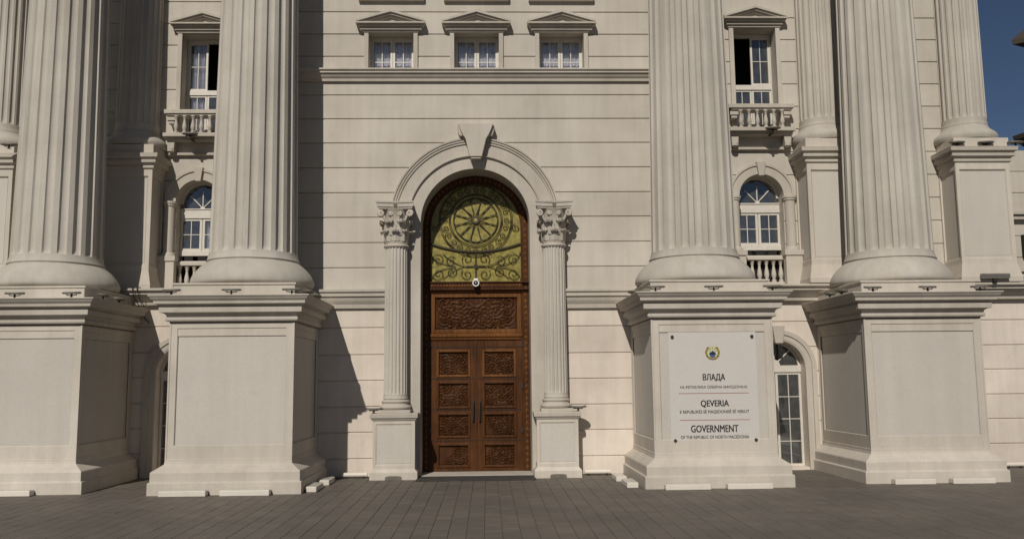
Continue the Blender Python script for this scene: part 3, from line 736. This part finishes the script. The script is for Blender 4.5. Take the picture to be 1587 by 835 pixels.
def knot(x, z, r):
    bd.add([(x-r, DY, z), (x, DY, z-r*1.5), (x+r, DY, z), (x, DY, z+r*1.5), (x, DY-.025, z)], [(0,1,4),(1,2,4),(2,3,4),(3,0,4)])
zk = .12
while zk < D_Z:
    for s in (-1, 1): knot(PX+s*(IR+.075), zk, .045)
    zk += .14
for i in range(1, 30):
    a = pi*i/30; knot(PX+(IR+.075)*cos(a), D_Z+(IR+.075)*sin(a), .045)
tag(bd.build('carved_border', m_woodl, door), kind='stuff')
# horizontal beam with dentils
X0, X1 = PX-IR+.032, PX+IR-.032
MB().box(PX-IR-.0, PX+IR+.0, DY-.05, DY+.10, 4.20, 4.33).build('beam', m_wood2, door, bevel=.006)
MB().box(PX-D_R+.003, PX+D_R-.003, DY-.08, DY+.10, 4.331, 4.365).build('beam_cap', m_wood, door, bevel=.004)
MB().extrude_x([(DY+.1, 4.10), (DY+.0, 4.10), (DY-.02, 4.13), (DY-.07, 4.17), (DY-.07, 4.199), (DY+.1, 4.199)], PX-D_R+.003, PX+D_R-.003).build('beam_moulding', m_wood, door)
dn = MB(); nd = 30
for i in range(nd):
    x = X0+(X1-X0)*(i+.5)/nd; dn.box(x-.022, x+.022, DY-.075, DY-.049, 4.25, 4.30)
tag(dn.build('dentils', m_woodl, door), kind='stuff')
# overdoor panel
pz0, pz1 = 3.17, 4.10
op = MB()
for (a, b, c, e) in ((X0, X0+.10, pz0, pz1-.002), (X1-.10, X1, pz0, pz1-.002), (X0+.10, X1-.10, pz0, pz0+.09), (X0+.10, X1-.10, pz1-.10, pz1-.002)): op.box(a, b, DY+.02, DY+.10, c, e)
opo = op.build('overdoor_panel', m_woodl, door, bevel=.012)
carve(MB(), X0+.10, X1-.10, pz0+.09, pz1-.10, DY+.085, .035, 3, 110, 50, True).build('carving', m_wood, opo, smooth=True)
MB().extrude_x([(DY+.1, 3.02), (DY+.0, 3.02), (DY-.01, 3.06), (DY-.04, 3.09), (DY-.04, 3.13), (DY+.0, 3.168), (DY+.1, 3.168)], X0, X1).build('transom_moulding', m_woodl, door)
def leaf_door(x0, x1, seed, hx):
    z0, z1 = .035, 3.015
    rows = [(.14, .645), (.80, 1.335), (1.465, 2.045), (2.18, 2.77)]
    w = x1-x0; a, b = x0+.155, x1-.155
    m = MB()
    m.box(x0, a, DY+.03, DY+.10, z0, z1); m.box(b, x1, DY+.03, DY+.10, z0, z1)
    zz = [z0]+[q for r in rows for q in r]+[z1]
    for i in range(0, len(zz), 2): m.box(a, b, DY+.032, DY+.10, zz[i], zz[i+1])
    o = m.build('door_leaf', m_wood2, door, bevel=.006)
    for i, (c, e) in enumerate(rows):
        f = MB()
        for (q0, q1, z_0, z_1, ) in ((a-.02, a+.035, c-.02, e+.02), (b-.035, b+.02, c-.02, e+.02), (a+.036, b-.036, c-.02, c+.035), (a+.036, b-.036, e-.035, e+.02)): f.box(q0, q1, DY+.008, DY+.05, z_0, z_1)
        f.build('panel_moulding', m_woodl if i in (3,) else m_wood2, o, bevel=.012)
        carve(MB(), a+.03, b-.03, c+.03, e-.03, DY+.075, .032, seed*10+i, 50, 44).build('carved_panel', m_wood, o, smooth=True)
        MB().box(x0+.02, x1-.02, DY+.022, DY+.034, e+.075, e+.09).build('batten', plain('dark_batten', (.018, .008, .004), .7), o)
    hb = MB().tube([(hx, DY-.03, 1.17), (hx, DY-.05, 1.22), (hx, DY-.05, 1.56), (hx, DY-.03, 1.61)], .017, 8).box(hx-.028, hx+.028, DY+.005, DY+.03, 1.14, 1.64).box(hx-.012, hx+.012, DY-.04, DY+.005, 1.19, 1.21).box(hx-.012, hx+.012, DY-.04, DY+.005, 1.57, 1.59)
    hb.build('handle', plain('worn_bronze', (.03, .018, .010), .7), o, smooth=True)
    for zq in (.95, 1.95, 2.9):
        MB().box((x0 if hx > x0+w/2 else x1)-.02, (x0 if hx > x0+w/2 else x1)+.02, DY-.0, DY+.03, zq-.06, zq+.06).build('hinge', m_met2, o)
mx = PX+.0
leaf_door(X0, mx-.004, 2, mx-.075); leaf_door(mx+.004, X1, 5, mx+.075)
MB().box(mx-.02, mx+.02, DY+.02, DY+.045, .035, 3.015).build('meeting_strip', m_wood, door)
MB().box(PX-D_R+.003, PX+D_R-.003, -.12, DY+.2, -.005, .03).build('threshold', m_trim, door, bevel=.006)
mat_ = tag(MB().box(PX-1.27, PX+1.27, -.95, -.14, .0015, .022).build('doormat', plain('dark_doormat', (.045, .04, .036), .95, noise=.3), bevel=.006), 'dark doormat lying before the wooden entrance door', 'doormat', kind='thing')

# fanlight: yellow glass behind a wrought iron grille
fan = thing('fanlight_grille', (PX, DY, 4.37), 'yellow arched fanlight with wrought iron wheel and scrolls above the door', 'fanlight')
IRg = IR-.031; n = 40
poly = [(PX-IRg, 4.366), (PX+IRg, 4.366)]+[(PX+IRg*cos(pi*i/n), D_Z+IRg*sin(pi*i/n)) for i in range(n+1)]
MB().prism(poly, DY+.08, DY+.09).build('glass_pane', m_yel, fan)
gy = DY+.045; RX, RZ = PX, 5.83
def circ(cx, cz, r, n=48, a0=0, a1=2*pi): return [(cx+r*cos(a0+(a1-a0)*i/n), gy, cz+r*sin(a0+(a1-a0)*i/n)) for i in range(n if abs(a1-a0-2*pi) < 1e-6 else n+1)]
for r, th in ((.525, .011), (.60, .009), (.63, .008), (.835, .009), (.865, .008)): MB().tube(circ(RX, RZ, r), th, 5, True).build('wheel_ring', m_iron, fan)
MB().lathe([(.001, -.03), (.055, -.025), (.075, 0)], 0, 0, 16).v
hub = MB(); hub.arc_prism(RX, RZ, .045, .088, gy-.02, gy+.02, 0, 2*pi, 24); hub.build('wheel_hub', m_iron, fan)
hub2 = MB(); hub2.arc_prism(RX, RZ, .001, .044, gy-.025, gy+.0, 0, 2*pi, 20); hub2.build('hub_boss', plain('gilded_boss', (.30, .24, .05), .4), fan)
for k in range(12):
    a = pi/2+2*pi*k/12
    def pp(r, t): return (RX+r*cos(a)-t*sin(a), gy, RZ+r*sin(a)+t*cos(a))
    w = .128
    pts = [pp(.09, 0), pp(.16, w*.20), pp(.25, w*.45), pp(.34, w*.72), pp(.42, w*.95), pp(.47, w*.95), pp(.505, w*.62), pp(.518, 0), pp(.505, -w*.62), pp(.47, -w*.95), pp(.42, -w*.95), pp(.34, -w*.72), pp(.25, -w*.45), pp(.16, -w*.20)]
    MB().tube(pts, .0095, 5, True).build('petal', m_iron, fan)
def scroll(cx, cz, R_, a0, turns, sg, r=.010, n=26):
    return [(cx+R_*(1-.78*i/n)*cos(a0+sg*turns*2*pi*i/n), gy, cz+R_*(1-.78*i/n)*sin(a0+sg*turns*2*pi*i/n)) for i in range(n+1)]
for k in range(24):
    a = 2*pi*k/24; cx, cz = RX+.735*cos(a), RZ+.735*sin(a)
    MB().tube(scroll(cx, cz, .082, a, 1.4, 1 if k % 2 else -1), .0075, 4).build('scroll', m_iron, fan)
MB().tube(circ(PX, 8.10, 3.02, 40, 1.5*pi-.355, 1.5*pi+.355), .026, 6).build('curved_bar', m_iron, fan)
for sx in (-1, 1):
    for (x, z, R_, a0, tn, sg) in ((.88, 4.885, .145, .5, 1.35, 1), (.58, 4.85, .13, 2.4, 1.35, -1), (.88, 4.555, .145, -.5, 1.35, -1), (.57, 4.60, .13, 2.0, 1.35, 1),
                                   (.20, 4.90, .135, -.8, 1.35, 1), (.21, 4.545, .135, .8, 1.35, -1), (.95, 5.64, .10, 1.8, 1.4, 1)):
        MB().tube(scroll(PX+sx*x, z, R_, a0 if sx > 0 else pi-a0, tn, sg*sx), .0085, 4).build('scroll', m_iron, fan)
    for up in (-1, 1):
        MB().tube([(PX+sx*(.03+.74*q), gy, 4.735+up*(.06*sin(q*pi)*-1+.29*q**1.5)) for q in [i/16 for i in range(17)]], .009, 5).build('branch', m_iron, fan)
        MB().tube([(PX+sx*(.48+.56*sin(q*pi/2)), gy, 4.735+up*(.02+.30*(1-cos(q*pi/2)))) for q in [i/12 for i in range(13)]], .009, 5).build('branch', m_iron, fan)
MB().arc_prism(PX, 4.74, .02, .05, gy-.02, gy+.02, 0, 2*pi, 16).build('boss', m_iron, fan)
MB().tube([(PX, gy, 4.37), (PX, gy, 5.05)], .014, 5).build('upright', m_iron, fan)

dc = thing('security_camera', (PX, DY-.1, 4.33), 'small white dome security camera on the beam above the door', 'camera')
def sphere(mb, c, r, n=16, m=10, zf=1.):
    L = []
    for j in range(m+1):
        t = -pi/2+pi*j/m; L.append([(c[0]+r*cos(t)*cos(2*pi*i/n)+1e-5*cos(2*pi*i/n), c[1]+r*cos(t)*sin(2*pi*i/n)+1e-5*sin(2*pi*i/n), c[2]+zf*r*sin(t)) for i in range(n)])
    return mb.loops(L)
MB().arc_prism(PX, 4.315, .055, .080, DY-.20, DY-.12, 0, 2*pi, 24).build('dome_ring', m_cam, dc, smooth=True)
MB().box(PX-.05, PX+.05, DY-.14, DY-.075, 4.37, 4.43).build('bracket', m_cam, dc, bevel=.01)
sphere(MB(), (PX, DY-.155, 4.315), .058).build('dome', m_met2, dc, smooth=True)
sphere(MB(), (PX, DY-.217, 4.315), .016, 8, 6).build('lens_glint', m_cam, dc)

# ------------------------------------------------------------------ government sign
sy0 = SYI+.028*2-.008
sg = thing('sign_plate', (4.74, sy0, .82), 'white government sign with emblem and three languages on the pedestal', 'sign')
sx0, sx1, sz0, sz1 = 3.845, 5.625, .835, 2.985
MB().box(sx0+.02, sx1-.02, sy0-.022, sy0-.002, sz0, sz1).build('plate', m_sign, sg, bevel=.003)
ty = sy0-.0245
for x in (sx0+.10, sx1-.10):
    for z in (sz0+.05, sz1-.09):
        bz = MB(); bz.arc_prism(x, z, .001, .032, ty-.025, ty+.002, 0, 2*pi, 14); bz.build('bolt', m_bolt, sg, bevel=.004)
def text(s, xc, z, width, height, name, bold=.0, spacing=1.):
    cu = bpy.data.curves.new(name, 'FONT'); cu.body = s; cu.size = 1; cu.align_x = 'CENTER'; cu.space_character = spacing; cu.resolution_u = 3
    o = bpy.data.objects.new(name, cu); COL.objects.link(o)
    bpy.context.view_layer.update()
    dg = bpy.context.evaluated_depsgraph_get(); me = bpy.data.meshes.new_from_object(o.evaluated_get(dg))
    bpy.data.objects.remove(o)
    xs = [v.co.x for v in me.vertices]; ys = [v.co.y for v in me.vertices]
    cx, y0_, w, h = (max(xs)+min(xs))/2, min(ys), max(xs)-min(xs), max(ys)-min(ys)
    base = [(xc+(v.co.x-cx)*width/w, z+(v.co.y-y0_)*height/h) for v in me.vertices]; polys = [tuple(p.vertices) for p in me.polygons]
    wt = MB()
    for k, (ox, oz) in enumerate(((0, 0), (bold, bold*.5), (-bold, -bold*.5), (bold, -bold*.5), (-bold, bold*.5))): wt.add([(x+ox*height, ty-k*.0003, q+oz*height) for x, q in base], polys)
    me = bpy.data.meshes.new(name); me.from_pydata(wt.v, [], wt.f)
    me.materials.clear(); me.materials.append(m_ink); me.name = name
    o = bpy.data.objects.new(name, me); COL.objects.link(o); o.parent = sg; o.matrix_parent_inverse = Matrix.Translation(-sg.location)
    return o
tx = 4.735
text('ВЛАДА', tx+.01, 2.02, .435, .145, 'heading', .03)
text('НА РЕПУБЛИКА СЕВЕРНА МАКЕДОНИЈА', tx, 1.875, 1.32, .062, 'subtitle', .015)
text('QEVERIA', tx+.01, 1.515, .55, .14, 'heading', .03)
text('E REPUBLIKËS SË MAQEDONISË SË VERIUT', tx, 1.395, 1.36, .080, 'subtitle', .015)
text('GOVERNMENT', tx-.01, 1.04, .925, .135, 'heading', .03)
text('OF THE REPUBLIC OF NORTH MACEDONIA', tx-.01, .915, 1.34, .062, 'subtitle', .015)
for z in (1.785, 1.27): MB().box(tx-.69, tx+.69, ty-.001, ty+.002, z, z+.011).build('red_line', m_red, sg)
# coat of arms: wheat wreath, sun, mountain and lake
em = MB().add([(tx, ty+.0005, 2.58)]+[(tx+.135*cos(2*pi*i/28), ty+.0005, 2.585+.15*sin(2*pi*i/28)) for i in range(28)], [(0, i+1, (i+1) % 28+1) for i in range(28)]).build('emblem', m_pale, sg)
w1, w2 = MB(), MB()
for s in (-1, 1):
    for k in range(11):
        a = -pi/2+.30+k*.215; 
        for (rr, mbx, tl) in ((.165, w1 if k % 3 else w2, .5), (.145, w2 if k % 2 else w1, -.4)):
            x, z = tx+s*rr*.98*cos(a), 2.585+rr*1.0*sin(a); t_ = a+pi/2-tl
            dx, dz = cos(t_)*.032, sin(t_)*.032; nx_, nz_ = -sin(t_)*.012, cos(t_)*.012
            q = [(x-dx, z-dz), (x+nx_, z+nz_), (x+dx, z+dz), (x-nx_, z-nz_)]
            if s < 0: q = [(2*tx-(p[0] if False else 0)-0+p[0]-2*tx if False else p[0], p[1]) for p in q]; q = [(2*tx-(tx+rr*.98*cos(a)) + (-(p[0]-(x))), p[1]) for p in q]
            mbx.prism(q, ty-.006, ty+.0)
w1.build('wreath', m_gold, em); w2.build('wreath_leaves', m_green, em)
MB().prism([(tx-.085, 2.55), (tx-.04, 2.60), (tx-.02, 2.59), (tx, 2.635), (tx+.025, 2.595), (tx+.045, 2.605), (tx+.085, 2.55), (tx+.06, 2.50), (tx-.06, 2.50)], ty-.004, ty).build('mountain', m_ink, em)
MB().prism([(tx-.07, 2.53), (tx+.07, 2.53), (tx+.05, 2.47), (tx, 2.45), (tx-.05, 2.47)], ty-.0055, ty).build('lake', m_blue, em)
sr_ = MB()
for k in range(5):
    a = pi*(k+.5)/5; sr_.prism([(tx+.06*cos(a-.1), 2.60+.06*sin(a-.1)), (tx+.115*cos(a-.13), 2.60+.115*sin(a-.13)), (tx+.115*cos(a+.13), 2.60+.115*sin(a+.13)), (tx+.06*cos(a+.1), 2.60+.06*sin(a+.1))], ty-.003, ty)
sr_.build('sun_rays', m_gold, em)
MB().prism([(tx-.03, 2.425), (tx, 2.445), (tx+.03, 2.425), (tx+.02, 2.40), (tx, 2.415), (tx-.02, 2.40)], ty-.006, ty).build('ribbon', m_red, em)

for o_ in [em]+list(em.children):
    for v_ in o_.data.vertices: v_.co = Vector((tx+(v_.co.x-tx)*.82, v_.co.y, 2.585+(v_.co.z-2.585)*.82))
# ------------------------------------------------------------------ floodlights on the cornices
flood = None; FB = None
def make_flood():
    t = thing('floodlight', (0, 0, 0), 'x', 'floodlight', 'flat floodlights standing on the pedestal cornices')
    h = MB()
    n = 20
    def ring(z, k): return [(.19*k*cos(2*pi*i/n), .12*k*sin(2*pi*i/n), z+.10*(.12*k*sin(2*pi*i/n))) for i in range(n)]
    h.loops([ring(.075, .86), ring(.088, 1.), ring(.105, 1.), ring(.118, .9)])
    h.build('lamp_head', m_met, t, smooth=True)
    MB().loops([ring(.1185, .8), ring(.121, .78)]).build('lens', m_lens, t)
    MB().box(-.035, .035, -.03, .03, .0, .012).box(-.014, .014, -.014, .014, .012, .085).build('stem', m_met2, t)
    MB().tube([(-.10, .0, .085), (-.10, .0, .055), (0, 0, .045), (.10, 0, .055), (.10, 0, .085)], .010, 5).build('yoke', m_met2, t)
    return t
proto = make_flood(); used = [False]
def place_flood(x, y, z, label, rz=0.):
    if not used[0]: o = proto; used[0] = True; o['label'] = label
    else: o = copy_thing(proto, (0, 0, 0), label)
    o.location = (x, y, z); o.rotation_euler = (0, 0, rz)
ZC = 3.768
pos3 = ('left', 'middle', 'right')
for key, xc, s in (('blank pedestal left of the door', -4.65, SYI), ('pedestal with the sign', 4.735, SYI), ('pedestal right of the sign', 9.14, SYO)):
    for i, off in enumerate((-1.13, .02, 1.18) if xc < 8 else (-1.06, .06, 1.13)):
        place_flood(xc+off, s-.19, ZC, '%s floodlight on the front ledge of the %s' % (pos3[i], key), random.uniform(-.15, .15))
place_flood(-8.95, SYO-.19, ZC, 'floodlight on the front ledge of the leftmost pedestal, away from its corner', .1)
place_flood(-7.85, SYO-.19, ZC, 'floodlight near the front corner of the leftmost pedestal', -.1)
place_flood(-7.47, SYO+.35, ZC, 'nearer floodlight on the shaded side ledge of the leftmost pedestal', pi/2+.3)
place_flood(-7.47, SYO+1.15, ZC, 'farther floodlight on the shaded side ledge of the leftmost pedestal', pi/2)
place_flood(-3.25, SYI+.25, ZC, 'nearer floodlight on the right side ledge of the blank pedestal', pi/2+.2)
place_flood(-3.25, SYI+1.05, ZC, 'farther floodlight on the right side ledge of the blank pedestal', pi/2)
place_flood(3.34, SYI+.85, ZC, 'floodlight on the left side ledge of the pedestal with the sign', pi/2)
place_flood(7.74, SYO+.55, ZC, 'nearer floodlight on the left side ledge of the pedestal right of the sign', pi/2)
place_flood(7.74, SYO+1.2, ZC, 'farther floodlight on the left side ledge of the pedestal right of the sign', pi/2-.2)
for x, w in ((11.33, 'left'), (12.02, 'middle'), (12.72, 'right')): place_flood(x, .03, 7.40, '%s floodlight on the outermost upper pedestal by the sky' % w, 0)
place_flood(-10.52, .03, 7.40, 'floodlight on the upper pedestal at the left edge', 0)
place_flood(WRX+.20, SWR-.30-.20, 7.86, 'floodlight clamped to the right balcony floor edge', 0)
place_flood(WLX-.10, SWL-.30-.20, 7.86, 'floodlight clamped to the left balcony floor edge', 0)
place_flood(PX-2.2, -.50, 1.405, 'small lamp on the left door pedestal', .4)
place_flood(PX+2.22, -.48, 1.405, 'small lamp on the right door pedestal', -.4)

# white floor lamp bars at the pedestal feet
def floor_bar(x0, x1, y0, y1, label, h=.105, mat=m_lamp):
    t = thing('floor_lamp_bar', ((x0+x1)/2, (y0+y1)/2, 0), label, 'lamp', 'low white lamp bars at the foot of the pedestals')
    MB().box(x0, x1, y0, y1, .0012, h).build('housing', mat, t, bevel=.012)
    MB().box(x0+.03, x1-.03, y0+.02, y1-.03, h+.001, h+.006).build('lens', m_lens, t)
FI, FO = SYI-.24, SYO-.24
floor_bar(-5.80, -4.93, FI-.20, FI-.02, 'left white lamp bar before the blank pedestal left of the door')
floor_bar(-4.68, -3.76, FI-.20, FI-.02, 'right white lamp bar before the blank pedestal left of the door')
floor_bar(3.64, 4.50, FI-.20, FI-.02, 'white lamp bar before the sign pedestal, nearer the door')
floor_bar(4.82, 5.68, FI-.20, FI-.02, 'white lamp bar before the sign pedestal, farther from the door')
floor_bar(-9.25, -8.33, FO-.20, FO-.02, 'white lamp bar before the leftmost pedestal')
floor_bar(-10.4, -9.45, FO-.20, FO-.02, 'white lamp bar cut by the left edge of the photo')
floor_bar(8.19, 8.99, FO-.20, FO-.02, 'left white lamp bar before the pedestal right of the sign')
floor_bar(9.33, 10.17, FO-.20, FO-.02, 'right white lamp bar before the pedestal right of the sign')
floor_bar(-3.17, -2.97, -2.55, -1.80, 'near lamp bar on the paving beside the shaded flank of the blank pedestal')
floor_bar(-3.12, -2.92, -1.45, -.75, 'far lamp bar on the paving beside the shaded flank of the blank pedestal')
floor_bar(2.98, 3.20, -2.55, -1.80, 'near lamp bar on the paving beside the left flank of the sign pedestal')
floor_bar(2.93, 3.15, -1.45, -.75, 'far lamp bar on the paving beside the left flank of the sign pedestal')
def tube_lamp(x0, x1, y, label):
    t = thing('wall_washer', ((x0+x1)/2, y, 0), label, 'lamp', 'tube lamps along the foot of the wall')
    MB().tube([(x0, y, .075), (x1, y, .075)], .05, 12).build('tube', m_lamp, t, smooth=True)
    MB().box(x0+.06, x0+.1, y-.04, y+.04, .0012, .06).box(x1-.1, x1-.06, y-.04, y+.04, .0012, .06).build('foot', m_met2, t)
tube_lamp(-2.86, -2.32, -.16, 'tube lamp on the ground by the wall left of the door')
tube_lamp(2.42, 2.98, -.16, 'tube lamp on the ground by the wall right of the door')
tube_lamp(12.0, 12.45, BW-.2, 'tube lamp on the ground by the wall at the far right')
bx = thing('box_floodlight', (11.92, .1, 4.22), 'long grey box floodlight on the ledge under the outermost upper pedestal', 'floodlight')
MB().box(11.62, 12.28, -.08, .0-.003, 4.28, 4.40).build('housing', plain('pale_lamp_metal', (.27, .24, .20), .5, noise=.2), bx, bevel=.015)
MB().box(11.62, 12.28, -.0825, -.0805, 4.30, 4.38).build('lens', plain('brown_lens', (.12, .11, .10), .3), bx)
MB().box(11.9, 12.0, -.06, -.01, 4.215, 4.28).build('foot', m_met2, bx)

# ------------------------------------------------------------------ things past the right corner
wg = thing('wing_wall', (15, 2.6, 0), 'sliver of a pale stone wing behind the outermost pedestal', 'wall')
for i in range(14): MB().box(13.15, 18, 2.6, 3.2, .001+i*.57, (i+1)*.57-.018).build('stone_course', m_wall, wg)
MB().box(13.15, 18, 2.63, 3.1, 0, 7.96).build('joint_backing', m_trim, wg)
for z in (4.6, 6.1): MB().box(13.08, 18, 2.45, 2.599, z, z+.12).box(13.05, 18, 2.38, 2.599, z+.121, z+.2).build('ledge', m_trim, wg)
MB().box(14.25, 15.2, 2.50, 2.598, 5.1, 5.7).build('window', m_dark, wg)
def far_roof(t, P, z0, z1, apex):
    n_ = len(P); c = (sum(p[0] for p in P)/n_, sum(p[1] for p in P)/n_)
    MB().loops([[(x, y, z0) for x, y in P], [(x+(x-c[0])*.004, y+(y-c[1])*.004, z1) for x, y in P], [(c[0]+(x-c[0])*.55, c[1]+(y-c[1])*.55, apex) for x, y in P]]).build('roof', m_roofd, t)
nb = thing('neighbour_building', (32, 18, 0), 'dark eaves of the building behind, low at the right edge', 'building')
MB().box(28, 36, 14.5, 19, 0, 11.95).build('wall', m_wall, nb)
far_roof(nb, [(22.55, 16), (25, 10.4), (39, 12), (39, 26), (33.5, 27)], 11.9, 12.06, 13.6)
nb2 = thing('tower_building', (42, 36, 0), 'corner of a dark tower roof high at the right edge', 'building')
MB().box(40, 46, 31, 37, 0, 23.3).build('wall', m_wall, nb2)
far_roof(nb2, [(34.3, 34.3), (42.5, 28), (50, 32), (48, 41)], 23.2, 23.5, 27)

cb = MB().tube([(-7.62, .25, 4.23), (-7.60, .02, 4.225), (-7.60, -.005, 4.19), (-7.59, .06, 4.0), (-7.56, .30, 3.83), (-7.50, .41, 3.60), (-7.36, .42, 3.45)], .011, 6)
cb.tube([(-7.52, .25, 4.23), (-7.50, .02, 4.225), (-7.50, -.005, 4.18), (-7.47, .08, 3.98), (-7.45, .32, 3.82)], .011, 6)
tag(cb.build('lamp_cable', m_met2, smooth=True), 'thin dark cables hanging over the ledge left of the blank pedestal', 'cable', kind='thing')
